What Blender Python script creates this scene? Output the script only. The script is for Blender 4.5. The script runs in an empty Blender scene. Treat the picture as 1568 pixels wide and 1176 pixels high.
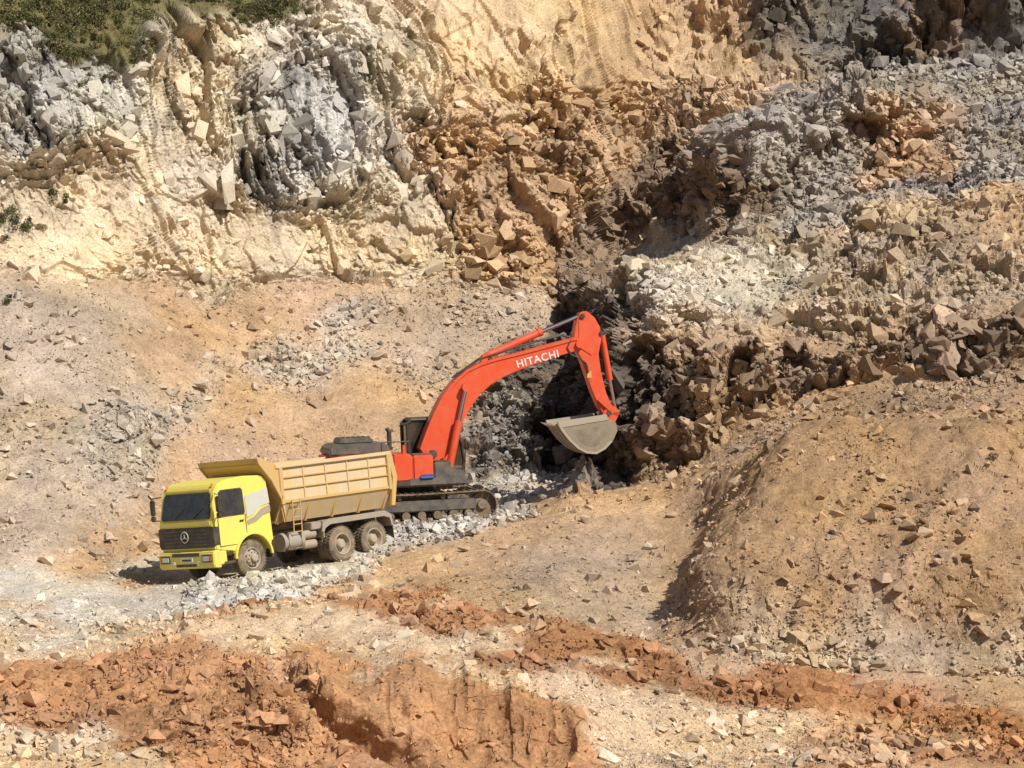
import bpy, bmesh, math, random, time
import numpy as np
from mathutils import Matrix, Vector
T0=time.time()
F=3600.0; ZC=6.46; HZ=540.0; CX=784.0
rng=np.random.default_rng(7); random.seed(7)
f32=np.float32
# ------------------------------------------------------------------ noise
def hsh(ix,iy,iz,seed):
    h=(ix.astype(np.uint32)*np.uint32(374761393))^(iy.astype(np.uint32)*np.uint32(668265263))^(iz.astype(np.uint32)*np.uint32(2147483647-58))
    h=h+np.uint32(seed*974711%4294967291)
    h^=h>>np.uint32(13); h*=np.uint32(1274126177); h^=h>>np.uint32(16); h*=np.uint32(2246822519); h^=h>>np.uint32(15)
    return h
def h01(h): return (h&np.uint32(0xFFFFFF)).astype(f32)/f32(16777216.0)
def vnoise(x,y,z,seed):
    fx=np.floor(x);fy=np.floor(y);fz=np.floor(z)
    ix=fx.astype(np.int32);iy=fy.astype(np.int32);iz=fz.astype(np.int32)
    tx=x-fx;ty=y-fy;tz=z-fz
    tx=tx*tx*(3-2*tx);ty=ty*ty*(3-2*ty);tz=tz*tz*(3-2*tz)
    r=0
    for a in (0,1):
        for b in (0,1):
            for c in (0,1):
                w=(tx if a else 1-tx)*(ty if b else 1-ty)*(tz if c else 1-tz)
                r=r+w*h01(hsh(ix+a,iy+b,iz+c,seed))
    return r-0.5
def fbm(P,sc,octv,seed,gain=0.5):
    x,y,z=[(p*sc).astype(f32) for p in P]
    r=0;a=1.0
    for o in range(octv):
        r=r+a*vnoise(x,y,z,seed+o*17)
        x=x*2.03+11.3;y=y*2.01+5.7;z=z*2.07+3.1;a*=gain
    return r
def voro(x,y,z,seed):
    qx=np.floor(x-.5).astype(np.int32);qy=np.floor(y-.5).astype(np.int32);qz=np.floor(z-.5).astype(np.int32)
    d1=np.full(x.shape,9.,f32);d2=d1.copy();H=np.zeros(x.shape,np.uint32)
    vx=np.zeros(x.shape,f32);vy=vx.copy();vz=vx.copy()
    for a in (0,1):
        for b in (0,1):
            for c in (0,1):
                h=hsh(qx+a,qy+b,qz+c,seed)
                jx=(h&np.uint32(1023)).astype(f32)/1023*.8+.1
                jy=((h>>np.uint32(10))&np.uint32(1023)).astype(f32)/1023*.8+.1
                jz=((h>>np.uint32(20))&np.uint32(1023)).astype(f32)/1023*.8+.1
                dx=x-(qx+a+jx);dy=y-(qy+b+jy);dz=z-(qz+c+jz)
                d=dx*dx+dy*dy+dz*dz
                m=d<d1
                d2=np.where(m,d1,np.minimum(d2,d))
                d1=np.where(m,d,d1);H=np.where(m,h,H)
                vx=np.where(m,dx,vx);vy=np.where(m,dy,vy);vz=np.where(m,dz,vz)
    return np.sqrt(d1),np.sqrt(d2),H,vx,vy,vz
def facet(x,y,z,seed,tilt=1.0,crack=.6):
    d1,d2,H,vx,vy,vz=voro(x.astype(f32),y.astype(f32),z.astype(f32),seed)
    H2=(H*np.uint32(2654435761));H2^=H2>>np.uint32(15)
    r=h01(H2);H2=H2*np.uint32(2246822519);H2^=H2>>np.uint32(13)
    a=(H2&np.uint32(255)).astype(f32)/255-.5
    b=((H2>>np.uint32(8))&np.uint32(255)).astype(f32)/255-.5
    c=((H2>>np.uint32(16))&np.uint32(255)).astype(f32)/255-.5
    disp=(r-.5)+tilt*2*(vx*a+vy*b+vz*c)
    cr=1-np.clip((d2-d1)/.13,0,1)
    return disp-crack*cr*.5, r, d1, cr
def pchip(xs,ys,xq):
    xs=np.asarray(xs,float);ys=np.asarray(ys,float)
    h=np.diff(xs);hs=h.reshape((-1,)+(1,)*(ys.ndim-1))
    dl=np.diff(ys,axis=0)/hs
    m=np.zeros_like(ys)
    a=dl[:-1];b=dl[1:]
    w1=2*hs[1:]+hs[:-1];w2=hs[1:]+2*hs[:-1]
    with np.errstate(divide='ignore',invalid='ignore'):
        mm=(w1+w2)/(w1/a+w2/b)
    m[1:-1]=np.where(a*b>0,mm,0)
    m[0]=dl[0];m[-1]=dl[-1]
    i=np.clip(np.searchsorted(xs,xq,side='right')-1,0,len(xs)-2)
    t=((xq-xs[i])/h[i]).reshape((-1,)+(1,)*(ys.ndim-1))
    hh=hs[i]
    return (2*t**3-3*t**2+1)*ys[i]+(t**3-2*t**2+t)*hh*m[i]+(-2*t**3+3*t**2)*ys[i+1]+(t**3-t**2)*hh*m[i+1]
def srgb(c):
    c=np.array(c,float)/255
    return np.where(c<=.04045,c/12.92,((c+.055)/1.055)**2.4)
def sstep(t):
    t=np.clip(t,0,1);return t*t*(3-2*t)
# ------------------------------------------------------------------ terrain table of the quarry: image pixel column -> (image pixel row, assumed distance)
ST={
-500:[(1420,42),(1176,50),(1100,52),(1030,55),(1000,58),(985,60),(950,64),(900,68),(650,77),(405,85),(388,85.6),(210,88),(15,91),(-150,104)],
0:[(1420,42),(1176,50),(1100,52),(1030,55),(1000,58),(985,60),(945,64),(897,68),(650,77),(410,85),(393,85.6),(230,88),(15,91),(-150,104)],
150:[(1420,42),(1176,50),(1110,52),(1025,55),(985,59),(968,61),(935,64.5),(888,69.5),(640,78),(410,86.5),(392,87),(230,89.5),(75,91.5),(-150,106)],
300:[(1420,42),(1176,50.5),(1090,52.5),(1010,56),(962,60),(950,62),(915,66),(855,73.5),(640,82),(442,90),(425,90.5),(250,93),(45,95),(-150,108)],
450:[(1420,42),(1176,51),(1065,53.5),(1010,57),(960,61),(950,63.5),(888,68),(812,77),(620,85),(440,92),(424,92.6),(240,95),(-5,98),(-150,106)],
600:[(1420,42),(1176,52.4),(1035,54),(990,58),(946,61.5),(940,64.5),(854,70.5),(770,80),(600,87),(430,93.5),(415,94),(260,97),(40,100),(-150,105)],
700:[(1420,42),(1176,52.9),(1038,54.3),(995,58),(946,61.5),(940,64.5),(826,72),(745,82),(600,88),(430,93.7),(415,94),(250,98),(60,102),(-150,107)],
800:[(1420,42),(1176,53.1),(1043,54.5),(1012,57.5),(960,61),(950,64),(790,74),(728,84),(590,89.5),(430,94.5),(415,94.9),(260,98.5),(100,103),(-150,108)],
860:[(1420,42),(1176,53.2),(1062,54.5),(1020,57.5),(972,61),(960,64),(768,75),(726,84.5),(585,90.2),(430,95.8),(415,96.4),(265,99.6),(110,104),(-150,110)],
910:[(1420,42),(1176,53),(1114,54.5),(1042,57),(990,60.5),(973,63.5),(750,76),(724,82.3),(578,87),(436,93.2),(420,96.1),(270,101.2),(120,106),(-150,111)],
950:[(1420,42),(1176,53),(1150,54),(1060,57),(1000,60),(985,63),(742,76.5),(722,79.3),(570,81.2),(440,86.3),(425,97),(272,103.5),(125,108),(-150,113)],
1000:[(1420,42),(1176,53.5),(1155,54.5),(1075,57),(1015,60),(1000,63),(738,76),(700,78),(510,80.2),(415,85),(398,97.5),(268,103.8),(130,109),(-150,115)],
1060:[(1420,42),(1176,53.8),(1158,54.8),(1085,57),(1028,59.7),(1008,62.5),(760,73.5),(685,77),(515,80),(392,86),(372,96),(258,102.4),(130,109),(-150,115)],
1140:[(1420,42),(1176,54),(1162,55),(1100,57),(1048,59.3),(1018,61.8),(745,70.5),(660,76.2),(520,79.5),(362,88),(342,91.5),(222,95),(128,106),(-150,114)],
1200:[(1420,42),(1176,54),(1165,55),(1110,57),(1060,59),(1025,61.5),(705,71),(640,76),(520,79.5),(352,89),(332,91),(190,94.5),(120,105),(-150,112)],
1350:[(1420,42),(1176,54),(1168,55),(1130,56.5),(1090,58.5),(1030,61.5),(675,71),(615,75),(510,78),(315,89),(295,91),(170,96),(110,104),(-150,110)],
1568:[(1420,42),(1176,54.5),(1172,55),(1155,56),(1125,57.5),(1040,61),(625,71),(595,74),(500,77),(288,88),(268,90),(110,99),(92,103),(-150,107)],
2100:[(1420,42),(1300,50),(1250,52),(1200,55),(1150,57.5),(1040,61),(620,71),(590,74),(500,77),(280,88),(260,90),(110,99),(90,103),(-150,107)],
}
ST[-2500]=ST[-500];ST[4200]=ST[2100]
keys=sorted(ST)
tabD=[];tabZ=[]
for k in keys:
    D=[8,25]+[d for p,d in ST[k]]+[170]
    Z=[-2.4,-2.6]+[ZC+(HZ-p)*d/F for p,d in ST[k]]
    Z.append(Z[-1]+14)
    tabD.append(D);tabZ.append(Z)
tabD=np.array(tabD,float);tabZ=np.array(tabZ,float)
colpx=np.concatenate([np.linspace(-2500,-520,14),np.linspace(-500,-45,60),np.linspace(-40,1608,1150),np.linspace(1614,2090,60),np.linspace(2110,4200,14)])
seg=[2,6,26,120,70,70,34,250,90,160,190,26,175,175,60,8]
rowS=np.concatenate([i+np.arange(n)/n for i,n in enumerate(seg)]+[[len(seg)]])
cD=pchip(keys,tabD,colpx);cZ=pchip(keys,tabZ,colpx)
gD=pchip(np.arange(17),cD.T.copy(),rowS);gZ=pchip(np.arange(17),cZ.T.copy(),rowS)
NR,NC=gD.shape
PXg=np.broadcast_to(colpx,(NR,NC)).copy()
RS=np.broadcast_to(rowS[:,None],(NR,NC))
X=(PXg-CX)/F*gD;Y=gD.copy();Z=gZ.copy()
# ------------------------------------------------------------------ vehicle frames
a=math.radians(42)
hd=Vector((-math.sin(a),-math.cos(a),0))
TR_O=Vector((-6.83,70.34,0.02))
def frame(o,head,nose_up,left_up):
    h=Vector(head).normalized()
    h=Vector((h.x,h.y,math.tan(nose_up))).normalized()
    l0=Vector((-h.y,h.x,0)).normalized()
    l=Vector((l0.x,l0.y,math.tan(left_up)))
    u=h.cross(l).normalized();l=u.cross(h).normalized()
    M=Matrix((( h.x,l.x,u.x,o[0]),(h.y,l.y,u.y,o[1]),(h.z,l.z,u.z,o[2]),(0,0,0,1)))
    return M
TRM=frame(TR_O,hd,math.radians(-3.2),math.radians(5))
EX_O=Vector(((632-CX)/F*75,75,1.15))
eh=Vector((math.cos(math.radians(14)),math.sin(math.radians(14)),0))
EXM=frame(EX_O,eh,math.radians(2.0),math.radians(0))
def planez(M,x,y):
    n=M.col[2].to_3d();o=M.col[3].to_3d()
    return o.z-((x-o.x)*n.x+(y-o.y)*n.y)/n.z
def footw(M,x,y,hl,hw,soft):
    o=M.col[3];h=M.col[0];l=M.col[1]
    u=(x-o[0])*h[0]+(y-o[1])*h[1];v=(x-o[0])*l[0]+(y-o[1])*l[1]
    d=np.sqrt(np.maximum(np.abs(u)-hl,0)**2+np.maximum(np.abs(v)-hw,0)**2)
    return sstep(1-d/soft)
wT=footw(TRM,X,Y,3.5,1.25,2.2);wE=footw(EXM,X,Y,2.5,1.7,2.2)
Z=Z*(1-wT)+planez(TRM,X,Y)*wT
Z=Z*(1-wE)+planez(EXM,X,Y)*wE
wV=np.maximum(wT,wE)
PYg=HZ-(Z-ZC)*F/np.maximum(Y,1)
def normals(X,Y,Z):
    P=np.stack([X,Y,Z],-1)
    du=np.gradient(P,axis=1);dv=np.gradient(P,axis=0)
    n=np.cross(du,dv);n/=np.linalg.norm(n,axis=-1,keepdims=True)+1e-9
    return n,np.maximum(np.linalg.norm(dv,axis=-1),np.linalg.norm(du,axis=-1))
Nn,SPC=normals(X,Y,Z)
sd=PXg-(1180-(PYg-690)*.56)
bulge=1.7*sstep((sd+50)/150)*sstep((PYg-640)/90)*sstep((1040-PYg)/110)*(RS>7)*(RS<9.5)*np.clip((2100-PXg)/500,0,1)
# excavated face in the foreground: gouges and a trench running down to the right
P00=(X,Y,Z)
dug=(RS>3)*sstep((RS-3)/.25)*sstep((5.0-RS)/.8)*sstep((PXg-430)/60)*sstep((930-PXg)/60)
gou=fbm((PXg/52.,PYg/260.,PYg*0),1.0,4,301)
bulge=bulge+dug*(gou*.7-.05)
def segd(ax,ay,bx,by):
    t=np.clip(((PXg-ax)*(bx-ax)+(PYg-ay)*(by-ay))/((bx-ax)**2+(by-ay)**2),0,1)
    return np.hypot(PXg-ax-t*(bx-ax),(PYg-ay-t*(by-ay)))
wob=fbm(P00,.8,3,303)*26
tr=np.minimum(segd(430,1045,520,1105),segd(520,1105,640,1190))+wob
bulge=bulge-.6*sstep(1-np.abs(tr)/24)*(RS>2.6)*(RS<5.3)+.3*sstep(1-np.abs(tr-38)/30)*(RS>2.6)*(RS<5.3)
bm_=np.minimum(np.minimum(segd(300,962,640,940),segd(640,940,900,985)),segd(900,985,1568,1125))+wob*.7
bulge=bulge+.30*sstep(1-np.abs(bm_)/26)*(RS>4.5)*(RS<7.6)
# raised spine of grey stone climbing to the upper right
spn=np.minimum(np.minimum(segd(1000,330,1080,268),segd(1080,268,1200,195)),segd(1200,195,1420,150))+wob*1.1
bulge=bulge+1.0*sstep(1-np.abs(spn)/52)*(RS>12)*(RS<13.6)
X=X+Nn[...,0]*bulge;Y=Y+Nn[...,1]*bulge;Z=Z+Nn[...,2]*bulge
Nn,SPC=normals(X,Y,Z)
P0=(X,Y,Z)
def att(f): return np.clip((.55-SPC*f)/.3,0,1)
# ------------------------------------------------------------------ regions
w1=fbm(P0,.35,6,3,.65)*80;w2=fbm(P0,.35,6,33,.65)*80
wx=PXg+w1;wy=PYg+w2
def inpoly(px,py,poly):
    c=np.zeros(px.shape,bool);n=len(poly)
    for i in range(n):
        x1,y1=poly[i];x2,y2=poly[(i+1)%n]
        if y1==y2: continue
        m=((y1>py)!=(y2>py))&(px<(x2-x1)*(py-y1)/(y2-y1)+x1)
        c^=m
    return c
def blur0(A,k,passes=2):
    for ax in (0,1):
        for _ in range(passes):
            pad=[(0,0),(0,0)];pad[ax]=(k+1,k)
            B=np.cumsum(np.pad(A,pad,mode='edge'),axis=ax)
            n=A.shape[ax]
            A=(np.take(B,np.arange(2*k+1,2*k+1+n),axis=ax)-np.take(B,np.arange(0,n),axis=ax))/(2*k+1)
    return A
def blur(A,k): return np.clip(blur0(A,k),0,1)
COL=np.zeros((NR,NC,3));COL[:]=srgb((184,152,118))
PR={k:np.full((NR,NC),v,float) for k,v in dict(blk=0.0,colm=0.0,lump=.35,sden=.9,ssz=1.0,veg=0.0,pile=0.0,bd=.6).items()}
REG=[
([(-900,420),(120,420),(260,560),(180,800),(60,900),(-900,900)],(182,161,136),dict(sden=1.5,ssz=1.1),12),
([(120,640),(260,590),(460,520),(600,470),(600,510),(440,570),(260,630),(180,720)],(184,168,148),dict(sden=2.4,ssz=1.8,blk=.2,pile=.12),12),
([(600,440),(860,430),(760,600),(700,620),(560,530)],(178,155,128),dict(sden=1.8,ssz=1.3),14),
([(-2600,-400),(560,-400),(700,300),(690,428),(550,430),(420,445),(300,448),(150,418),(-2600,412)],(213,197,170),dict(blk=.58,colm=.75,sden=.10,lump=.15,bd=.35),4),
([(-100,330),(120,240),(330,330),(420,350),(680,300),(690,425),(420,445),(300,448),(150,415),(-100,412)],(210,190,160),dict(blk=.30,colm=.3,sden=.3,bd=.2),18),
([(-2600,-400),(240,-20),(240,120),(120,240),(60,280),(-2600,260)],(188,182,170),dict(blk=.95,colm=1,lump=.15,bd=.5),18),
([(470,40),(560,60),(575,190),(500,330),(410,330),(330,260),(340,170)],(186,181,172),dict(blk=.85,colm=1,bd=.6),20),
([(560,-400),(960,-400),(960,60),(860,120),(760,170),(640,100)],(211,184,146),dict(blk=.45,colm=.3,sden=.05,lump=.15,bd=.12),12),
([(600,190),(760,150),(900,100),(980,170),(1000,240),(900,330),(830,440),(700,435),(690,300)],(188,157,120),dict(blk=.95,colm=.2,sden=.4,lump=.15,bd=1.0),12),
([(900,-400),(1250,-400),(1200,60),(1200,160),(1050,230),(960,240),(960,100)],(192,163,129),dict(blk=.6,sden=1.0,lump=.2,bd=.8),14),
([(1180,-400),(4500,-400),(4500,100),(1568,105),(1400,150),(1250,120),(1150,60)],(112,106,98),dict(blk=1.1,sden=.4,lump=.1,bd=1.3),8),  # upper-right rocks: colour darkened to stand in for the shade on them
([(1200,130),(1568,90),(4500,90),(4500,300),(1568,300),(1200,350),(1000,380),(920,330),(1050,230)],(160,151,141),dict(blk=.5,sden=3.2,ssz=1.7,bd=1.6),10),
([(1300,180),(1470,170),(1480,230),(1330,270)],(182,152,124),dict(blk=1.0,sden=.6,bd=1.2),12),
([(820,430),(930,290),(1060,220),(1150,240),(1190,330),(980,410),(950,460),(840,500)],(138,117,98),dict(blk=.65,sden=1.2,bd=.8),6),  # slope behind the ridge: its shadow is painted in as darker brown
([(940,440),(1000,370),(1250,340),(1568,290),(4500,280),(4500,500),(1568,480),(1300,500),(1000,520)],(180,159,133),dict(blk=.42,sden=2.4,bd=1.0),10),
([(970,400),(1230,350),(1250,400),(1120,480),(1000,490)],(190,179,162),dict(blk=.25,sden=3.0,ssz=1.2,bd=.5),12),
([(1480,330),(1568,290),(2200,290),(2200,420),(1568,420),(1480,400)],(196,165,130),dict(blk=.38,sden=.5,bd=.4),10),
([(950,500),(1100,540),(1250,540),(1450,500),(4500,500),(4500,585),(1568,585),(1300,590),(1150,630),(1080,690),(990,740),(930,720)],(152,129,106),dict(blk=.85,colm=.4,sden=1.1,bd=1.3),6),
([(840,440),(955,430),(990,520),(1000,640),(970,740),(860,745),(720,740),(700,660),(760,590)],(104,92,83),dict(blk=.85,sden=1.0,ssz=1.5,bd=.6),4),  # cut behind the bucket: shade put into the dark base colour
([(1100,640),(1350,600),(4500,590),(4500,680),(1330,665),(1180,690),(1110,720)],(164,135,104),dict(sden=1.8,ssz=1.1),10),
([(990,1010),(1080,830),(1180,690),(1330,660),(1568,600),(4500,600),(4500,1040),(1568,1035),(1200,1020)],(170,138,104),dict(sden=1.3,ssz=.95,lump=.4),8),
([(450,880),(800,780),(1000,750),(1080,830),(990,1000),(800,950),(640,930),(450,945)],(186,154,118),dict(sden=.7,ssz=.8,lump=.3),8),
([(800,860),(980,830),(1040,880),(1000,1000),(860,960)],(174,151,125),dict(sden=2.2,ssz=.6,lump=.3),14),
([(1080,990),(4500,960),(4500,1060),(1568,1060),(1250,1040)],(182,159,131),dict(sden=3,ssz=1.3),10),
([(-2600,900),(0,897),(230,885),(450,800),(800,720),(900,730),(800,775),(600,850),(450,890),(350,945),(280,960),(0,948),(-2600,950)],(200,187,166),dict(sden=2.4,ssz=.5,lump=.25),6),
([(560,865),(590,800),(760,755),(850,735),(800,785),(690,840)],(186,177,164),dict(sden=3.0,ssz=1.2,pile=1.0),5),
([(260,970),(300,915),(450,875),(600,845),(600,862),(460,900),(440,950)],(194,184,168),dict(sden=3.0,ssz=1.1,pile=.8),5),
([(700,640),(760,600),(800,640),(790,700),(720,735)],(134,123,112),dict(sden=2,ssz=1.8,pile=.12,blk=.5),8),
([(-2600,950),(0,948),(280,960),(300,1000),(-2600,1020)],(196,176,148),dict(sden=2.8,ssz=.9),8),
([(-2600,950),(300,965),(700,985),(900,1020),(1100,1090),(1300,1176),(1200,1600),(900,1600),(860,1050),(620,1015),(450,1030),(300,1010),(-2600,1030)],(204,175,138),dict(sden=2.4,ssz=.6,lump=.35),6),
([(290,962),(460,945),(640,925),(780,945),(900,975),(1060,1035),(1300,1060),(1568,1125),(2500,1200),(2500,1300),(1568,1176),(1300,1135),(1050,1085),(900,1020),(700,972),(500,972),(330,975)],(164,118,80),dict(lump=1.0,sden=1.8,ssz=1.2),5),
([(-2600,1020),(300,1005),(450,1060),(600,1176),(600,1600),(-2600,1600)],(178,132,92),dict(lump=1.2,sden=1.2,ssz=1.2),6),
([(-2600,1130),(0,1100),(130,1120),(230,1170),(300,1230),(-2600,1300)],(204,177,142),dict(lump=.5,sden=1.8),8),
([(440,1045),(620,1022),(850,1040),(880,1090),(930,1176),(950,1600),(560,1600)],(180,135,94),dict(lump=.5,sden=.3),3),
([(1150,1176),(1300,1120),(1568,1180),(2500,1300),(2500,1600),(1000,1600)],(184,145,106),dict(lump=.9,sden=2,ssz=1.2),8),
([(-2600,-400),(445,-400),(430,8),(320,30),(240,42),(200,92),(120,68),(0,38),(-2600,38)],(118,110,74),dict(blk=.2,lump=.5,veg=1.0,sden=.2,bd=0),3),
]
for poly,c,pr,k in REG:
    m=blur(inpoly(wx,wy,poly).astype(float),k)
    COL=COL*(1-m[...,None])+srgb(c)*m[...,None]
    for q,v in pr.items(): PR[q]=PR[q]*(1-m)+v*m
    for q in ('blk','pile','veg'):
        if q not in pr: PR[q]*=(1-m)
# ------------------------------------------------------------------ displacement
calm=1-.93*wV
b=PR['blk'];cm=PR['colm']
big=fbm(P0,.22,3,51)
dspR=big*.9*np.clip(b+.25,0,1.1)
wp=(X+fbm(P0,.7,2,61)*.14,Y+fbm(P0,.7,2,62)*.14,Z+fbm(P0,.7,2,63)*.14)
sx=wp[0]+.22*wp[2];sy=wp[1];sz=wp[2]*(1-.7*cm)
f0,_,_,_=facet(sx*.28,sy*.28,sz*.25,4,1.4,.0)
f1,r1,_,c1=facet(sx*.6,sy*.6,sz*.55,5,1.5,.2)
f2,r2,_,c2=facet(sx*1.4+.2*sz,sy*1.4,sz*1.25,6,1.6,.2)
f3,r3,_,c3=facet(sx*3.2,sy*3.2,sz*2.9-.3*sx,7,1.6,.2)
f4,r4,_,c4=facet(X*6.5,Y*6.5,Z*6,8,1.6,.15)
mod=np.clip(.8+fbm(P0,.3,3,77)*1.8,.25,1.5)
steep=np.clip((.75-SPC*1.4*2)/.3,0.25,1)
dspR+=b*(f0*.6*steep+mod*(f1*.8*steep+f2*.52*att(1.4)+f3*.30*att(3.)+f4*.13*att(5.5)))
dspR+=b*(fbm(P0,5,2,79)*.06*att(5))
dspR=.5*dspR+.5*blur0(dspR,1,1)
L=PR['lump']
l1,q1,dd1,_=facet(X*2.2,Y*2.2,Z*2.2,15,1.0,.0)
dspD=(1-np.clip(b*1.2,0,.9))*(fbm(P0,.7,3,81)*.30*np.clip(L+.3,0,1)+L*(l1*.10*att(2.6)+fbm(P0,2.6,2,83)*.17*att(4.5)+fbm(P0,6.,1,87)*.06*att(6))+fbm(P0,5.,1,86)*.03*att(5))
cone=sstep((sd+20)/120)*(RS>7)*(RS<8.4)
rill=fbm(((PXg+.62*PYg)/34.,Y*.05,Z*.05),1.0,2,91)
dspD+=rill*.18*cone
far=(.35+.65*np.clip((colpx+520)/300,0,1)*np.clip((2120-colpx)/300,0,1))[None,:]*calm
dspR*=far;dspD*=far
dspR[rowS<2.5]*=.5;dspD[rowS<2.5]*=.5
DR=Nn+np.array([0,-.7,0.])*np.clip(b,0,1)[...,None];DR/=np.linalg.norm(DR,axis=-1,keepdims=True)
X=X+Nn[...,0]*dspD+DR[...,0]*dspR;Y=Y+Nn[...,1]*dspD+DR[...,1]*dspR;Z=Z+Nn[...,2]*dspD+DR[...,2]*dspR
# colour variation
tone=1+.34*fbm(P0,.5,4,101)+.28*fbm(P0,3.,3,102)
tone*=1+b*((r2-.5)*.24+(r3-.5)*.26+(r4-.5)*.16-.12*c2-.1*c3)+(q1-.5)*.10
hue=fbm(P0,.4,4,105)
COL=COL*np.clip(tone,.5,1.45)[...,None]
COL[...,2]*=1-hue*.24;COL[...,0]*=1+hue*.06
st=np.clip(np.clip(fbm((P0[0],P0[1],P0[2]*.3),.6,4,107)*3-.45,0,1)*b,0,1)
COL=COL*(1-.3*st[...,None])+srgb((186,146,104))*.3*st[...,None]
dk=np.clip(fbm((P0[0]*2,P0[1],P0[2]*.25),.8,5,109,.6)*3-.45,0,1)*cm
COL*=(1-.58*dk)[...,None]
gm=COL.mean(-1,keepdims=True);COL=gm+(COL-gm)*.96
COL=np.clip(COL*.97,.01,.85)
print('terrain arrays',time.time()-T0)
def mesh_np(name,V,Fc,col,k,mat,smooth=False):
    me=bpy.data.meshes.new(name)
    me.vertices.add(len(V));me.vertices.foreach_set('co',np.ascontiguousarray(V,f32).ravel())
    me.loops.add(Fc.size);me.loops.foreach_set('vertex_index',np.ascontiguousarray(Fc,np.int32).ravel())
    me.polygons.add(len(Fc));me.polygons.foreach_set('loop_start',np.arange(0,Fc.size,k,dtype=np.int32))
    try: me.polygons.foreach_set('loop_total',np.full(len(Fc),k,np.int32))
    except Exception: pass
    me.polygons.foreach_set('use_smooth',np.full(len(Fc),smooth,bool))
    me.update(calc_edges=True)
    if col is not None:
        at=me.color_attributes.new('Col','FLOAT_COLOR','POINT')
        c4=np.ones((len(V),4),f32);c4[:,:3]=col
        at.data.foreach_set('color',c4.ravel())
    me.materials.append(mat)
    ob=bpy.data.objects.new(name,me);bpy.context.collection.objects.link(ob)
    return ob
# ------------------------------------------------------------------ materials
def nodes(name):
    m=bpy.data.materials.new(name);m.use_nodes=True
    nt=m.node_tree;bs=nt.nodes['Principled BSDF'];return m,nt,bs
def ground_mat(name,sc=12,bump=.6,var=.4):
    m,nt,bs=nodes(name);N=nt.nodes;Lk=nt.links
    at=N.new('ShaderNodeAttribute');at.attribute_name='Col'
    tc=N.new('ShaderNodeTexCoord')
    n1=N.new('ShaderNodeTexNoise');n1.inputs['Scale'].default_value=sc;n1.inputs['Detail'].default_value=4;n1.inputs['Roughness'].default_value=.75
    Lk.new(tc.outputs['Object'],n1.inputs['Vector'])
    mr=N.new('ShaderNodeMapRange');mr.inputs[1].default_value=.3;mr.inputs[2].default_value=.7;mr.inputs[3].default_value=1-var;mr.inputs[4].default_value=1+var
    Lk.new(n1.outputs['Fac'],mr.inputs[0])
    mx=N.new('ShaderNodeVectorMath');mx.operation='SCALE'
    Lk.new(at.outputs['Color'],mx.inputs[0]);Lk.new(mr.outputs[0],mx.inputs['Scale'])
    Lk.new(mx.outputs[0],bs.inputs['Base Color'])
    if bump>0:
        bp=N.new('ShaderNodeBump');bp.inputs['Strength'].default_value=bump;bp.inputs['Distance'].default_value=.06
        Lk.new(n1.outputs['Fac'],bp.inputs['Height']);Lk.new(bp.outputs[0],bs.inputs['Normal'])
    bs.inputs['Roughness'].default_value=.95;bs.inputs['Specular IOR Level'].default_value=.1
    return m
M_GR=ground_mat('quarry_rock_and_soil',12,.8);M_ST=ground_mat('broken_stone',14,.0,.28)
idx=np.arange(NR*NC).reshape(NR,NC)
Fc=np.stack([idx[:-1,:-1],idx[:-1,1:],idx[1:,1:],idx[1:,:-1]],-1).reshape(-1,4)
V=np.stack([X,Y,Z],-1).reshape(-1,3)
mesh_np('quarry_terrain',V,Fc,COL.reshape(-1,3),4,M_GR)
g=np.array([[-600,-600,-3.2],[600,-600,-3.2],[600,600,-3.2],[-600,600,-3.2]])
mesh_np('ground',g,np.array([[0,1,2,3]]),np.tile(srgb((180,148,114)),(4,1)),4,M_GR)
# ------------------------------------------------------------------ loose stones
def hullT(pts):
    bm=bmesh.new()
    for p in pts: bm.verts.new(p)
    bmesh.ops.convex_hull(bm,input=bm.verts)
    for v in [v for v in bm.verts if not v.link_faces]: bm.verts.remove(v)
    bmesh.ops.triangulate(bm,faces=bm.faces)
    bm.verts.index_update()
    vv=np.array([v.co[:] for v in bm.verts]);ff=np.array([[v.index for v in f.verts] for f in bm.faces]);bm.free();return vv,ff
def rockT(seed,flat,npt):
    r=random.Random(seed);P=[]
    for i in range(npt):
        v=Vector((r.gauss(0,1),r.gauss(0,1),r.gauss(0,1))).normalized()*r.uniform(.8,1.1)
        P.append((v.x*r.choice((1,1.15)),v.y*.8,v.z*flat))
    return hullT(P)
def blockT(seed):
    r=random.Random(seed+50);P=[];sh=r.uniform(-.5,.5);sh2=r.uniform(-.4,.4);fl=r.uniform(.45,.9)
    for x in (-1,1):
        for y in (-1,1):
            for z in (-1,1):
                if r.random()<.22: continue
                p=Vector((x*r.uniform(.45,1.)+sh2*y,y*r.uniform(.4,.8),(z*r.uniform(.45,1.1)+x*sh)*fl))
                if r.random()<.5:
                    q=p.copy();q[r.randrange(3)]*=.4;P.append(tuple(q))
                P.append(tuple(p))
    P+=[(r.gauss(0,.5),r.gauss(0,.5),r.gauss(0,.5)) for _ in range(4)]
    return hullT(P)
TPs=[rockT(i,[.5,.65,.8,.9][i%4],8) for i in range(12)]
TPb=[blockT(i) for i in range(20)]+[rockT(i+40,.6,11) for i in range(10)]
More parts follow.
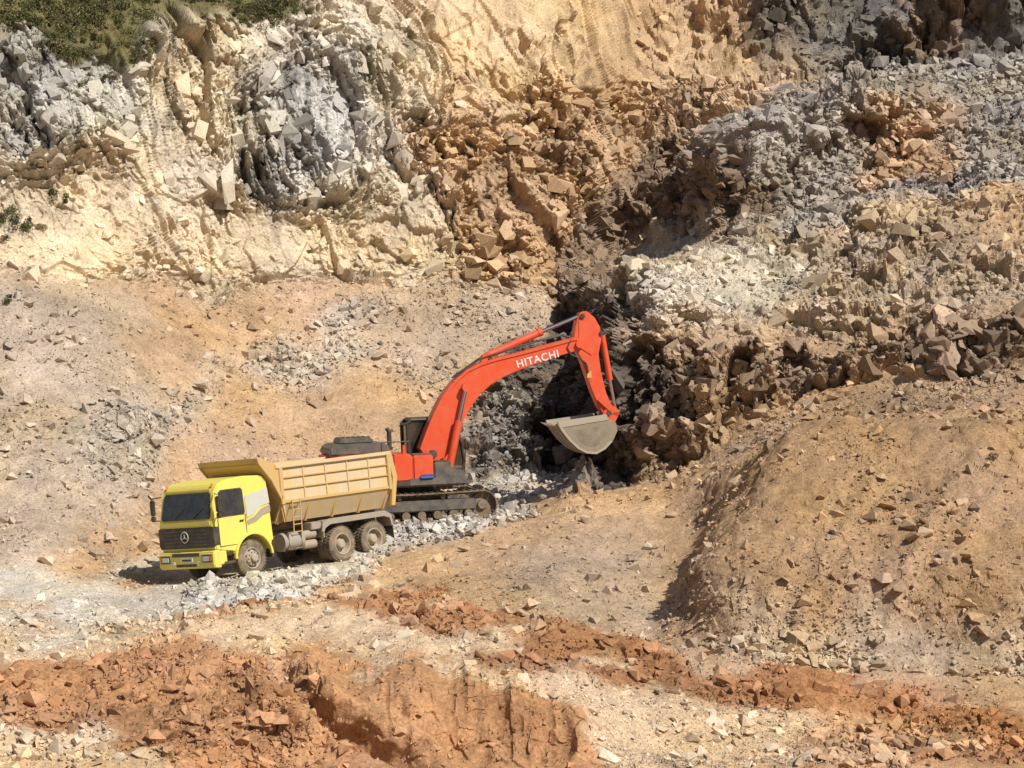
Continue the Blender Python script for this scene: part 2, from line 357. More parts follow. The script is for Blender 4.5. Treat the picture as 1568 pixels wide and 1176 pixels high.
def stones(name,pos,size,col,TP,align=False,asp=None):
    n=len(pos);q=rng.normal(size=(n,4))
    if align:
        za=rng.normal(size=n)*.6+rng.integers(0,4,n)*math.pi/2+.5
        q=np.stack([np.cos(za/2),rng.normal(size=n)*.24,rng.normal(size=n)*.24,np.sin(za/2)],1)
    q/=np.linalg.norm(q,axis=1,keepdims=True)
    w,x,y,z=q.T
    R=np.stack([1-2*(y*y+z*z),2*(x*y-z*w),2*(x*z+y*w),2*(x*y+z*w),1-2*(x*x+z*z),2*(y*z-x*w),2*(x*z-y*w),2*(y*z+x*w),1-2*(x*x+y*y)],-1).reshape(n,3,3)
    t=rng.integers(0,len(TP),n);Vs=[];Fs=[];Cs=[];off=0
    if asp is None: asp=np.ones((n,3))
    for i,(vv,ff) in enumerate(TP):
        k=np.where(t==i)[0]
        if not len(k): continue
        loc=vv[None]*asp[k][:,None,:]
        v=np.einsum('nij,nvj->nvi',R[k],loc)*size[k][:,None,None]
        if not align: v[...,2]*=.85
        v+=pos[k][:,None,:]
        Vs.append(v.reshape(-1,3));Fs.append((ff[None]+(off+np.arange(len(k))*len(vv))[:,None,None]).reshape(-1,3))
        Cs.append(np.repeat(col[k],len(vv),axis=0));off+=len(k)*len(vv)
    return mesh_np(name,np.concatenate(Vs),np.concatenate(Fs),np.concatenate(Cs),3,M_ST)
inner=(PXg>-60)&(PXg<1640)&(PYg>-60)&(PYg<1230)
clus=np.clip(.75+fbm(P0,.5,3,121)*1.8,.12,2)
Cf=COL.reshape(-1,3);Nf=Nn.reshape(-1,3)
def choose(wt,n):
    p=np.clip(wt.ravel().astype(np.float64),0,None);return rng.choice(p.size,n,p=p/p.sum())
dens=PR['sden']*clus*inner
dens[wV>.97]*=.4
NS=135000
pick=choose(dens,NS)
size=.023*(1-rng.random(NS))**(-.50);size=np.clip(size*PR['ssz'].ravel()[pick],.018,.32)
size=np.where(wV.ravel()[pick]<.9,size,np.minimum(size,.045))
pos=V[pick]+rng.normal(size=(NS,3))*.03+Nf[pick]*size[:,None]*.1
base=Cf[pick];grey=srgb((198,187,170))
red=np.clip((base[:,:1]/np.maximum(base[:,2:],.01)-2.2)/1.2,0,1)
mixv=rng.random((NS,1))*.6*(1-.85*red)
lum=base.mean(1,keepdims=True)
scol=(base*(1-mixv)+grey*mixv*np.clip(lum/.38,.4,1.2))*rng.uniform(.8,1.3,(NS,1))
stones('loose_stones',pos,size,np.clip(scol,.02,.8),TPs)
NP=10500
pick=choose(PR['pile']*inner*(wV<.99),NP)
size=np.clip(.036*(1-rng.random(NP))**(-.5),.03,.24)
pos=V[pick]+rng.normal(size=(NP,3))*.05+np.array([0,0,1.])*rng.random((NP,1))*.10
scol=(Cf[pick]*.6+srgb((200,194,182))*.4)*rng.uniform(.65,1.2,(NP,1))
stones('rubble_heap',pos,size,np.clip(scol,.02,.75),TPb)
NB=29000
pick=choose(np.clip(PR['blk']-.12,0,None)*PR['bd']*clus*inner*(wV<.3),NB)
size=np.clip(.055*(1-rng.random(NB))**(-.5),.045,.42)
asp=np.ones((NB,3));asp[:,2]=rng.uniform(.6,1.1,NB)+cm.ravel()[pick]*rng.uniform(.0,1.4,NB);asp[:,0]=rng.uniform(.8,1.5,NB)
pos=V[pick]-Nf[pick]*size[:,None]*.35
scol=Cf[pick]*rng.uniform(.8,1.22,(NB,1))
stones('fractured_rock_blocks',pos,size,np.clip(scol,.02,.8),TPb,True,asp)
PPX=CX+V[:,0]*F/np.maximum(V[:,1],1);PPY=HZ-(V[:,2]-ZC)*F/np.maximum(V[:,1],1)
BL=[(1030,790,.32),(1422,805,.28),(645,610,.30),(665,605,.26),(735,640,.4),(720,665,.35),(350,570,.26),(380,545,.32),(320,570,.26),(178,668,.24),(1130,735,.22),(1030,745,.2),(925,820,.2),(975,455,.45),(1145,410,.3),(1375,470,.35),(1500,385,.4),(1085,890,.16),(860,690,.3),(1570,960,.2),(1460,1030,.24),(1310,1050,.24),(1220,1168,.2),(200,985,.18),(60,960,.18),(20,800,.28),(840,620,.3),(1490,170,.5),(1210,330,.35),(760,700,.25),(1240,150,.4),(300,560,.22),(410,560,.24),(250,590,.2),(1210,180,.45),(1350,215,.4),(1400,225,.42),(1370,240,.35)]
bp=[];bs_=[];bc=[]
for x,y,s in BL:
    d=(PPX-x)**2+(PPY-y)**2
    i=int(np.argmin(np.where(d<200,d+V[:,1]*.5,1e9)))
    bp.append(V[i]);bs_.append(s);bc.append(np.clip(Cf[i]*.8+grey*.22,0,.7))
stones('boulders',np.array(bp),np.array(bs_),np.array(bc),TPb)
print('stones',time.time()-T0)
# ------------------------------------------------------------------ vegetation on the rim
def leaves(name,centers,rad,nper,ls,mat):
    n=len(centers)*nper
    c=np.repeat(centers,nper,axis=0);r=np.repeat(rad,nper)
    d=rng.normal(size=(n,3));d/=np.linalg.norm(d,axis=1,keepdims=True)
    p=c+d*(rng.random((n,1))**.45)*r[:,None]*np.array([1,1,.75])
    a1=rng.normal(size=(n,3));a1/=np.linalg.norm(a1,axis=1,keepdims=True)
    a2=np.cross(a1,rng.normal(size=(n,3)));a2/=np.linalg.norm(a2,axis=1,keepdims=True)
    s=ls*rng.uniform(.5,1.3,(n,1))
    Vv=np.stack([p-a1*s,p+a2*s*.4,p+a1*s,p-a2*s*.4],1).reshape(-1,3)
    ff=np.arange(n*4).reshape(n,4)
    tc_=rng.uniform(.5,1.4,len(centers));dryc=rng.random(len(centers))<.3
    tone=np.repeat(tc_,nper)*rng.uniform(.7,1.3,n)
    cc=np.array([.088,.10,.036])*tone[:,None]
    dry=((rng.random(n)<.15)|np.repeat(dryc,nper))[:,None];cc=np.where(dry,np.array([.19,.155,.08])*tone[:,None],cc)
    return mesh_np(name,Vv,ff,np.repeat(cc,4,axis=0),4,mat)
M_LF=ground_mat('foliage',20,0,.1)
vg=PR['veg']*((PXg>-300)&(PXg<480)&(PYg>-120))*clus**2
k=choose(vg,900)
leaves('shrub_vegetation',V[k]+np.array([0,0,.1]),rng.uniform(.12,.42,900),110,.055,M_LF)
def near(x,y):
    d=(PPX-x)**2+(PPY-y)**2
    return V[int(np.argmin(np.where(d<400,d+V[:,1]*.5,1e9)))]
cs=[];
for (x,y,n,sp) in [(30,345,14,30),(90,300,6,20),(15,330,8,15),(180,60,20,35),(150,120,8,20),(60,80,14,40),(380,30,14,25),(220,80,8,15),(1515,700,1,5),(560,75,2,6),(10,460,4,10),(420,60,3,12)]:
    for i in range(n): cs.append(near(x+random.gauss(0,sp),y+random.gauss(0,sp*.4)))
leaves('cliff_shrubs',np.array(cs)+np.array([0,-.1,.05]),rng.uniform(.08,.28,len(cs)),100,.045,M_LF)
# ------------------------------------------------------------------ vehicle kit
def vmat(name,col,rough=.5,metal=0,dust=.3,dustcol=(190,165,130),sc=3.0,spec=.5,streak=False):
    m,nt,bs=nodes(name);N=nt.nodes;Lk=nt.links
    tc=N.new('ShaderNodeTexCoord')
    n1=N.new('ShaderNodeTexNoise');n1.inputs['Scale'].default_value=sc;n1.inputs['Detail'].default_value=8;n1.inputs['Roughness'].default_value=.72
    src=tc.outputs['Object']
    if streak:
        mp_=N.new('ShaderNodeMapping');mp_.inputs['Scale'].default_value=(2.6,2.6,.7);Lk.new(src,mp_.inputs['Vector']);src=mp_.outputs[0]
    Lk.new(src,n1.inputs['Vector'])
    mr=N.new('ShaderNodeMapRange');mr.inputs[1].default_value=.38;mr.inputs[2].default_value=.70;mr.inputs[3].default_value=dust*.25;mr.inputs[4].default_value=min(1,dust*1.6)
    Lk.new(n1.outputs['Fac'],mr.inputs[0])
    mx=N.new('ShaderNodeMix');mx.data_type='RGBA'
    mx.inputs['A'].default_value=(*srgb(col),1);mx.inputs['B'].default_value=(*(srgb(dustcol)*.8),1)
    Lk.new(mr.outputs[0],mx.inputs['Factor']);Lk.new(mx.outputs['Result'],bs.inputs['Base Color'])
    mr2=N.new('ShaderNodeMapRange');mr2.inputs[3].default_value=rough;mr2.inputs[4].default_value=min(1,rough+.4)
    Lk.new(mr.outputs[0],mr2.inputs[0]);Lk.new(mr2.outputs[0],bs.inputs['Roughness'])
    bs.inputs['Metallic'].default_value=metal;bs.inputs['Specular IOR Level'].default_value=spec
    return m
YEL=vmat('cab_yellow_paint',(234,218,88),.38,0,.28,(212,194,152))
ORY=vmat('tipper_body_paint',(206,162,70),.6,0,.6,(204,184,150),2.2,.3,True)
ORB=vmat('tipper_body_faded',(208,176,116),.75,0,.8,(222,206,180),1.6,.3,True)
BLK=vmat('black_plastic',(32,32,34),.5,0,.2)
DKG=vmat('dark_chassis',(70,66,60),.7,0,.5)
GRY=vmat('dusty_grey_metal',(150,145,135),.6,.0,.5)
GLS=vmat('window_glass',(20,24,26),.08,0,.10,spec=.8)
RUB=vmat('tyre_rubber',(66,62,58),.9,0,.5)
RIM=vmat('wheel_rim',(172,164,150),.6,0,.5)
WHT=vmat('white_paint',(225,225,222),.4,0,.1)
SIL=vmat('silver_decal',(196,198,186),.45,0,.2)
LMP=vmat('headlamp_lens',(215,220,222),.1,0,.05)
RED=vmat('amber_lens',(220,110,30),.2,0,.1)
ORG=vmat('excavator_orange',(222,72,30),.38,0,.16)
EDG=vmat('excavator_dark_grey',(64,66,70),.45,0,.25)
EBL=vmat('excavator_black',(26,27,30),.5,0,.15)
CHR=vmat('chrome_rod',(200,200,205),.18,1.0,.05)
TRK=vmat('track_steel',(84,76,68),.65,.2,.55)
BKT=vmat('bucket_steel',(130,120,104),.6,.1,.55,(176,158,130),2.5)
BKW=vmat('bucket_worn_edge',(176,168,154),.5,.3,.4)
BKD=vmat('bucket_dust_patch',(150,138,118),.8,0,.5,(110,98,82))
BLU=vmat('blue_cloth',(40,90,170),.7,0,.1)
def finish(name,bm,mat,par,bevel=0,smooth=False,seg=2):
    bmesh.ops.recalc_face_normals(bm,faces=bm.faces)
    if bevel>0:
        ed=[e for e in bm.edges if len(e.link_faces)==2 and e.calc_face_angle(0)>.5]
        bmesh.ops.bevel(bm,geom=ed,offset=bevel,segments=seg,affect='EDGES',clamp_overlap=True)
    me=bpy.data.meshes.new(name);bm.to_mesh(me);bm.free();me.materials.append(mat)
    ob=bpy.data.objects.new(name,me);bpy.context.collection.objects.link(ob)
    if smooth:
        for p in me.polygons:p.use_smooth=True
        try: me.set_sharp_from_angle(angle=.6)
        except Exception: pass
    ob.parent=par;return ob
def box(par,name,c,s,mat,bev=.01,rot=None):
    bm=bmesh.new();bmesh.ops.create_cube(bm,size=1)
    M=Matrix.Translation(c)@(rot.to_4x4() if rot else Matrix.Identity(4))@Matrix.Diagonal((*s,1))
    bmesh.ops.transform(bm,matrix=M,verts=bm.verts)
    return finish(name,bm,mat,par,bev)
def prism(par,name,pts,y0,y1,mat,bev=.01,tap=None,smooth=False):
    bm=bmesh.new()
    A=[bm.verts.new((x,y0,z)) for x,z in pts];B=[bm.verts.new((x,y1,z)) for x,z in pts]
    bm.faces.new(A);bm.faces.new(B[::-1]);n=len(pts)
    for i in range(n): bm.faces.new((A[i],B[i],B[(i+1)%n],A[(i+1)%n]))
    if tap:
        for v in bm.verts: v.co.y*=tap(v.co.x,v.co.z)
    return finish(name,bm,mat,par,bev,smooth)
def extr_x(par,name,pts,x0,x1,mat,bev=.01):
    bm=bmesh.new()
    A=[bm.verts.new((x0,y,z)) for y,z in pts];B=[bm.verts.new((x1,y,z)) for y,z in pts]
    bm.faces.new(A);bm.faces.new(B[::-1]);n=len(pts)
    for i in range(n): bm.faces.new((A[i],B[i],B[(i+1)%n],A[(i+1)%n]))
    return finish(name,bm,mat,par,bev)
def rod(par,name,p1,p2,r,mat,seg=16,r2=None):
    p1=Vector(p1);p2=Vector(p2);d=p2-p1
    bm=bmesh.new();bmesh.ops.create_cone(bm,cap_ends=True,segments=seg,radius1=r,radius2=r if r2 is None else r2,depth=d.length)
    q=d.to_track_quat('Z','Y').to_matrix().to_4x4()
    bmesh.ops.transform(bm,matrix=Matrix.Translation((p1+p2)/2)@q,verts=bm.verts)
    return finish(name,bm,mat,par,0,True)
def lathe(par,name,prof,c,mat,n=40,sgn=1):
    bm=bmesh.new();rings=[]
    for r,y in prof:
        rings.append([bm.verts.new((c[0]+r*math.cos(2*math.pi*i/n),c[1]+sgn*y,c[2]+r*math.sin(2*math.pi*i/n))) for i in range(n)])
    for A,B in zip(rings[:-1],rings[1:]):
        for i in range(n): bm.faces.new((A[i],A[(i+1)%n],B[(i+1)%n],B[i]))
    return finish(name,bm,mat,par,0,True)
def plate(par,name,pts3,th,mat,bev=0):
    P=[Vector(p) for p in pts3];n=Vector((0,0,0))
    for i in range(len(P)): n+=P[i].cross(P[(i+1)%len(P)])
    n.normalize();bm=bmesh.new()
    A=[bm.verts.new(p) for p in P];B=[bm.verts.new(p+n*th) for p in P]
    bm.faces.new(A[::-1]);bm.faces.new(B);k=len(P)
    for i in range(k): bm.faces.new((A[i],A[(i+1)%k],B[(i+1)%k],B[i]))
    return finish(name,bm,mat,par,bev)
def empty(name,M):
    e=bpy.data.objects.new(name,None);bpy.context.collection.objects.link(e);e.matrix_world=M;return e
# ------------------------------------------------------------------ DUMP TRUCK  x fwd, y left, z up
T=empty('dump_truck',TRM)
R=.53
def tyre(x,y,sgn,w,k):
    prof=[(R*.56,0),(R*.60,w*.02-.0),(R*.80,-.02),(R*.93,.0),(R*.985,.035),(R,.06),(R,w*.45),(R*.975,w*.47),(R*.975,w*.53),(R,w*.55),(R,w-.06),(R*.985,w-.035),(R*.93,w),(R*.6,w)]
    lathe(T,'tyre_'+k,[(r,-yy) for r,yy in prof],(x,y,R),RUB,44,sgn)
    bm=bmesh.new()
    for i in range(36):
        an=2*math.pi*i/36
        for s in (0,1):
            M=Matrix.Translation((x,y-sgn*(w*(.25 if s else .75)),R))@Matrix.Rotation(-an-(s*.08),4,'Y')@Matrix.Translation((R,0,0))@Matrix.Diagonal((.03,w*.4,.05,1))
            bmesh.ops.create_cube(bm,size=1,matrix=M)
    finish('tread_'+k,bm,RUB,T)
def wheel_front(x,y,sgn,k):
    tyre(x,y,sgn,.3,k)
    lathe(T,'rim_'+k,[(R*.60,-.01),(R*.57,.012),(R*.53,.0),(R*.50,-.05),(R*.46,-.04),(R*.40,.03),(R*.30,.045),(R*.24,.05),(R*.22,.12),(R*.16,.15),(.001,.15)],(x,y,R),RIM,36,sgn)
    for i in range(10):
        an=i*math.pi/5;rr=R*.34
        rod(T,'wheel_nut',(x+rr*math.cos(an),y+sgn*.04,R+rr*math.sin(an)),(x+rr*math.cos(an),y+sgn*.075,R+rr*math.sin(an)),.018,DKG,6)
    for i in range(8):
        an=(i+.5)*math.pi/4;rr=R*.44
        rod(T,'rim_slot',(x+rr*math.cos(an),y-sgn*.02,R+rr*math.sin(an)),(x+rr*math.cos(an),y+sgn*.004,R+rr*math.sin(an)),.026,BLK,8)
def wheel_rear(x,y,sgn,k):
    tyre(x,y,sgn,.27,k+'_outer');tyre(x,y-sgn*.31,sgn,.27,k+'_inner')
    lathe(T,'rim_'+k,[(R*.62,-.005),(R*.60,.02),(R*.55,.01),(R*.52,-.1),(R*.49,-.16),(R*.40,-.17),(R*.36,-.15),(R*.30,-.14),(R*.27,-.04),(R*.20,.0),(.001,.01)],(x,y,R),RIM,36,sgn)
    for i in range(10):
        an=i*math.pi/5;rr=R*.37
        rod(T,'wheel_nut',(x+rr*math.cos(an),y-sgn*.15,R+rr*math.sin(an)),(x+rr*math.cos(an),y-sgn*.11,R+rr*math.sin(an)),.018,DKG,6)
for s,nm in ((1,'left'),(-1,'right')):
    wheel_front(2.2,1.16*s,s,'front_'+nm)
    wheel_rear(-1.35,1.22*s,s,'middle_'+nm);wheel_rear(-2.70,1.22*s,s,'rear_'+nm)
for x in (2.2,-1.35,-2.7):
    rod(T,'axle',(x,-1.0,R),(x,1.0,R),.09,DKG)
for x in (-1.35,-2.7): lathe(T,'differential',[(.001,-.22),(.2,-.16),(.26,0),(.2,.16),(.001,.22)],(x,0,R),DKG,16)
for s in (1,-1):
    box(T,'chassis_rail',(-.1,.42*s,1.0),(6.9,.09,.26),DKG)
for x in (-3.2,-2,-.8,.5): box(T,'cross_member',(x,0,1.0),(.12,.78,.18),DKG)
# cab
def yh(z): return 1-max(0,z-1.65)*.045
arch=[(2.2+.68*math.cos(t),.56+.68*math.sin(t)) for t in np.linspace(math.radians(12),math.radians(168),13)]
cabp=[(3.56,.92),(3.60,1.64),(3.57,1.80),(3.40,2.58),(3.28,2.76),(3.0,2.87),(2.2,2.92),(1.5,2.87),(1.38,2.74),(1.36,1.0),(1.5,.78)]+arch[::-1]+[(2.92,.80)]
prism(T,'cab_shell',cabp,-1.22,1.22,YEL,.035,lambda x,z:yh(z)*(1-.02*max(0,(x-3.3)/.3)),True)
# windscreen
def wsx(z): return 3.575-(z-1.80)*(.17/.78)
def wpt(y,z,o): return (wsx(z)+o,y*yh(z),z)
ws=[(-1.02,1.84),(1.02,1.84),(1.06,1.90),(1.04,2.48),(.98,2.55),(-.98,2.55),(-1.04,2.48),(-1.06,1.90)]
plate(T,'windscreen_seal',[wpt(y*1.03,z+(.02 if z>2.2 else -.02),.003) for y,z in ws],.012,BLK)
plate(T,'windscreen',[wpt(y,z,.016) for y,z in ws],.012,GLS)
box(T,'scuttle_strip',(wsx(1.86)+.04,0,1.83),(.02,1.9,.025),BLK,.004)
for y in (-.5,.35): rod(T,'wiper',(wsx(1.84)+.05,y,1.84),(wsx(2.2)+.05,y+.45,2.15),.012,BLK,6)
box(T,'sun_visor',(3.37,0,2.62),(.06,2.0,.1),YEL,.02,Matrix.Rotation(.25,3,'Y'))
# grille
box(T,'grille_panel',(3.60,0,1.30),(.05,2.38,.60),BLK,.015)
for i in range(5): box(T,'grille_slat',(3.635,0,1.10+i*.10),(.03,1.75,.03),EDG,.006)
for s in (1,-1): box(T,'corner_vent',(3.50,1.195*s,1.32),(.24,.06,.52),BLK,.01)
box(T,'hood_strip',(3.605,0,1.70),(.03,2.2,.13),YEL,.012)
bm=bmesh.new();n=32
ringv=[]
for i in range(n):
    an=2*math.pi*i/n;rg=[]
    for j in range(6):
        b_=2*math.pi*j/6;rr=.155+.016*math.cos(b_)
        rg.append(bm.verts.new((3.675+.014*math.sin(b_),rr*math.cos(an),1.33+rr*math.sin(an))))
    ringv.append(rg)
for i in range(n):
    A=ringv[i];B=ringv[(i+1)%n]
    for j in range(6): bm.faces.new((A[j],A[(j+1)%6],B[(j+1)%6],B[j]))
finish('emblem_ring',bm,SIL,T,0,True)
for k in range(3):
    an=math.pi/2+k*2*math.pi/3
    rod(T,'emblem_spoke',(3.675,0,1.33),(3.675,.15*math.cos(an),1.33+.15*math.sin(an)),.022,SIL,8,.006)
# bumper
bmp=[(3.42,.40),(3.66,.42),(3.70,.52),(3.70,.86),(3.64,.92),(3.42,.92)]
prism(T,'bumper',bmp,-1.23,1.23,YEL,.025)
box(T,'bumper_centre_slot',(3.70,0,.82),(.02,1.2,.10),BLK,.004)
box(T,'bumper_lower_slot',(3.70,0,.52),(.014,.9,.08),BLK,.004)
box(T,'number_plate',(3.712,.05,.67),(.02,.52,.12),WHT,.004)
box(T,'number_plate_text',(3.724,.05,.67),(.006,.40,.06),BLK,.0)
for s in (1,-1):
    box(T,'headlamp_bezel',(3.70,.93*s,.70),(.03,.44,.22),BLK,.01)
    box(T,'headlamp',(3.715,.90*s,.70),(.03,.30,.16),LMP,.02)
    box(T,'indicator',(3.715,1.10*s,.70),(.03,.08,.16),RED,.01)
    rod(T,'fog_lamp',(3.70,.55*s,.58),(3.72,.55*s,.58),.06,LMP,16)
    box(T,'bumper_corner',(3.38,1.17*s,.68),(.36,.14,.40),YEL,.03)
    box(T,'entry_step',(3.12,1.16*s,.52),(.42,.2,.08),BLK,.01)
    box(T,'entry_step',(3.08,1.16*s,.80),(.30,.14,.06),BLK,.01)
    bm=bmesh.new();pr_=[]
    for t in np.linspace(math.radians(2),math.radians(178),18):
        pr_.append([bm.verts.new((2.2+r*math.cos(t),y*s,.56+r*math.sin(t))) for r,y in ((.66,1.20),(.66,1.30),(.73,1.30),(.73,1.20))])
    for A,B in zip(pr_[:-1],pr_[1:]):
        for j in range(4): bm.faces.new((A[j],A[(j+1)%4],B[(j+1)%4],B[j]))
    bm.faces.new(pr_[0]);bm.faces.new(pr_[-1][::-1])
    finish('wheel_arch',bm,YEL,T,.01)
    box(T,'rear_fender',(1.46,1.13*s,.72),(.06,.3,.5),BLK,.01,Matrix.Rotation(-.15,3,'Y'))
    def sp(x,z,o): return (x,s*(1.22*yh(z)+o),z)
    wn=[(3.34,1.86),(2.42,1.86),(2.38,1.92),(2.38,2.50),(2.44,2.57),(3.14,2.57),(3.24,2.50)]
    pts=[sp(x+(.03 if x>2.9 else -.03),z+(.03 if z>2.2 else -.03),.002) for x,z in wn]
    plate(T,'door_window_seal',pts if s<0 else pts[::-1],.010,BLK)
    pts=[sp(x,z,.014) for x,z in wn];plate(T,'door_window',pts if s<0 else pts[::-1],.008,GLS)
    dc=[(2.30,2.34),(1.40,2.50),(1.38,2.05),(1.75,1.98),(2.05,1.78),(2.30,1.70)]
    pts=[sp(x,z,.001) for x,z in dc];plate(T,'side_decal',pts if s<0 else pts[::-1],.004,SIL)
    dc=[(1.38,2.0),(1.38,1.80),(1.66,1.74),(1.95,1.58),(2.30,1.50),(2.30,1.64),(2.02,1.72),(1.73,1.92)]
    pts=[sp(x,z,.001) for x,z in dc];plate(T,'side_decal_stripe',pts if s<0 else pts[::-1],.004,GRY)
    for xs in (2.36,3.40):
        box(T,'door_seam',(xs,s*(1.222),1.42),(.014,.012,.85),BLK,0)
    box(T,'door_seam',(2.88,s*1.222,1.0),(1.02,.012,.014),BLK,0)
    box(T,'door_handle',(2.52,s*1.235,1.66),(.16,.03,.04),BLK,.008)
    rod(T,'mirror_arm',(3.42,s*1.18,2.52),(3.55,s*1.45,2.50),.015,BLK,8)
    rod(T,'mirror_arm',(3.46,s*1.20,1.82),(3.55,s*1.45,1.86),.015,BLK,8)
    box(T,'mirror_housing',(3.55,s*1.46,2.22),(.08,.20,.46),BLK,.03)
    box(T,'mirror_housing_small',(3.55,s*1.46,1.90),(.07,.18,.16),BLK,.02)
    rod(T,'marker_lamp',(3.36,s*1.0,2.72),(3.30,s*1.0,2.80),.03,RED,8)
rod(T,'air_intake',(1.22,-.9,1.2),(1.22,-.9,2.7),.10,BLK)
# chassis side equipment
rod(T,'fuel_tank',(.95,.98,.83),(.15,.98,.83),.27,GRY,24)
rod(T,'air_tank',(.08,1.0,.95),(-.42,1.0,.95),.13,GRY,18)
rod(T,'air_tank',(.08,1.0,.66),(-.42,1.0,.66),.13,GRY,18)
box(T,'battery_box',(.55,-.95,.85),(.9,.45,.5),GRY,.03)
for x in (.8,.3): box(T,'tank_strap',(x,.98,.83),(.05,.57,.57),DKG,.2)
box(T,'tank_step',(.55,1.23,.62),(.7,.12,.04),DKG,.01)
for s in (1,-1):
    mp=[(-.55,.95),(-.62,1.18),(-.85,1.30),(-3.15,1.30),(-3.40,1.18),(-3.45,.85),(-3.41,.85),(-3.36,1.16),(-3.13,1.255),(-.86,1.255),(-.66,1.15),(-.59,.95)]
    prism(T,'rear_mudguard',mp,.68*s,1.27*s,GRY,.008)
    prism(T,'mudguard_skirt',[(-.50,.98),(-.56,1.22),(-.83,1.34),(-3.17,1.34),(-3.44,1.20),(-3.50,.85),(-3.42,.85),(-3.36,1.10),(-3.12,1.17),(-.88,1.17),(-.66,1.08),(-.60,.98)],1.272*s,1.295*s,GRY,.004)
    box(T,'mudguard_front_panel',(-.62,1.0*s,1.05),(.05,.5,.5),GRY,.01)
    plate(T,'mud_flap',[(-3.47,.75*s,1.0),(-3.47,1.26*s,1.0),(-3.5,1.26*s,.35),(-3.5,.75*s,.35)],.015,BLK)
# tipper body
th=.07
outer=[(-1.25,3.05),(-1.25,1.95),(-.90,1.40),(.90,1.40),(1.25,1.95),(1.25,3.05)]
innr=[(1.25-th,3.05),(1.25-th,1.98),(.90-.03,1.48),(-.90+.03,1.48),(-1.25+th,1.98),(-1.25+th,3.05)]
extr_x(T,'tipper_tub',outer+innr,.98,-3.58,ORB,.008)
def bodyside(s):
    box(T,'top_rail',(-1.25,s*1.275,3.06),(4.75,.13,.12),ORB,.02)
    for z,h in ((2.72,.05),(2.40,.05),(2.02,.09)):
        box(T,'side_rib',(-1.3,s*1.275,z),(4.5,.06,h),ORY,.012)
    for x,w in ((.93,.14),(-3.52,.13)):
        box(T,'side_post',(x,s*1.285,2.50),(w,.10,1.12),ORY,.015)
    for x in (.0,-.9,-1.8,-2.7): box(T,'side_stiffener',(x,s*1.268,2.5),(.05,.04,.96),ORB,.01)
    for x in (.9,-.2,-1.3,-2.4,-3.45):
        pts=[(1.265*s,2.0),(.95*s,1.36),(.85*s,1.36),(1.20*s,2.0)]
        extr_x(T,'lower_rib',pts,x-.04,x+.04,ORY,.006)
    prism(T,'headboard_cheek',[(.86,1.42),(.98,2.10),(1.30,2.70),(1.72,3.20),(1.74,3.34),(1.55,3.34),(1.02,3.12),(.80,3.12)],s*1.17,s*1.30,ORY,.012)
    prism(T,'canopy_flange',[(1.00,2.08),(1.32,2.68),(1.76,3.20),(1.80,3.36),(1.66,3.38),(1.62,3.24),(1.22,2.76),(.92,2.14)],s*1.26,s*1.335,ORY,.008)
bodyside(1);bodyside(-1)
prism(T,'headboard',[(.90,1.42),(1.00,2.10),(1.32,2.68),(1.74,3.20),(1.70,3.24),(1.26,2.74),(.95,2.16),(.84,1.42)],-1.24,1.24,ORY,.008)
box(T,'headboard_lip',(1.73,0,3.30),(.12,2.62,.16),ORY,.02)
for y in (-.8,-.27,.27,.8): box(T,'headboard_rib',(1.09,y,2.25),(.06,.07,1.5),ORY,.01,Matrix.Rotation(.35,3,'Y'))
prism(T,'tailgate',[(-3.56,3.02),(-3.72,2.3),(-3.55,1.42),(-3.62,1.42),(-3.80,2.3),(-3.64,3.02)],-1.24,1.24,ORB,.01)
for s in (1,-1):
    prism(T,'tailgate_post',[(-3.50,3.12),(-3.70,3.12),(-3.86,2.32),(-3.66,1.45),(-3.50,1.45),(-3.66,2.3)],s*1.20,s*1.30,ORY,.01)
for s in (1,-1): box(T,'body_subframe',(-1.3,.42*s,1.28),(4.4,.1,.22),DKG)
rod(T,'hoist_cylinder',(.9,0,1.0),(1.0,0,2.2),.12,DKG)
for x in (.62,.30): rod(T,'ladder_rail',(x,1.30,1.05),(x,1.36,2.05),.018,ORY,8)
for i in range(5):
    z=1.1+i*.22;rod(T,'ladder_rung',(.30,1.30+.013*i,z),(.62,1.30+.013*i,z),.014,ORY,8)
box(T,'spare_box',(-.45,.98,1.18),(.5,.4,.22),GRY,.02)
for s in (1,-1): box(T,'tail_lamp',(-3.42,.9*s,.95),(.05,.35,.14),RED,.01)
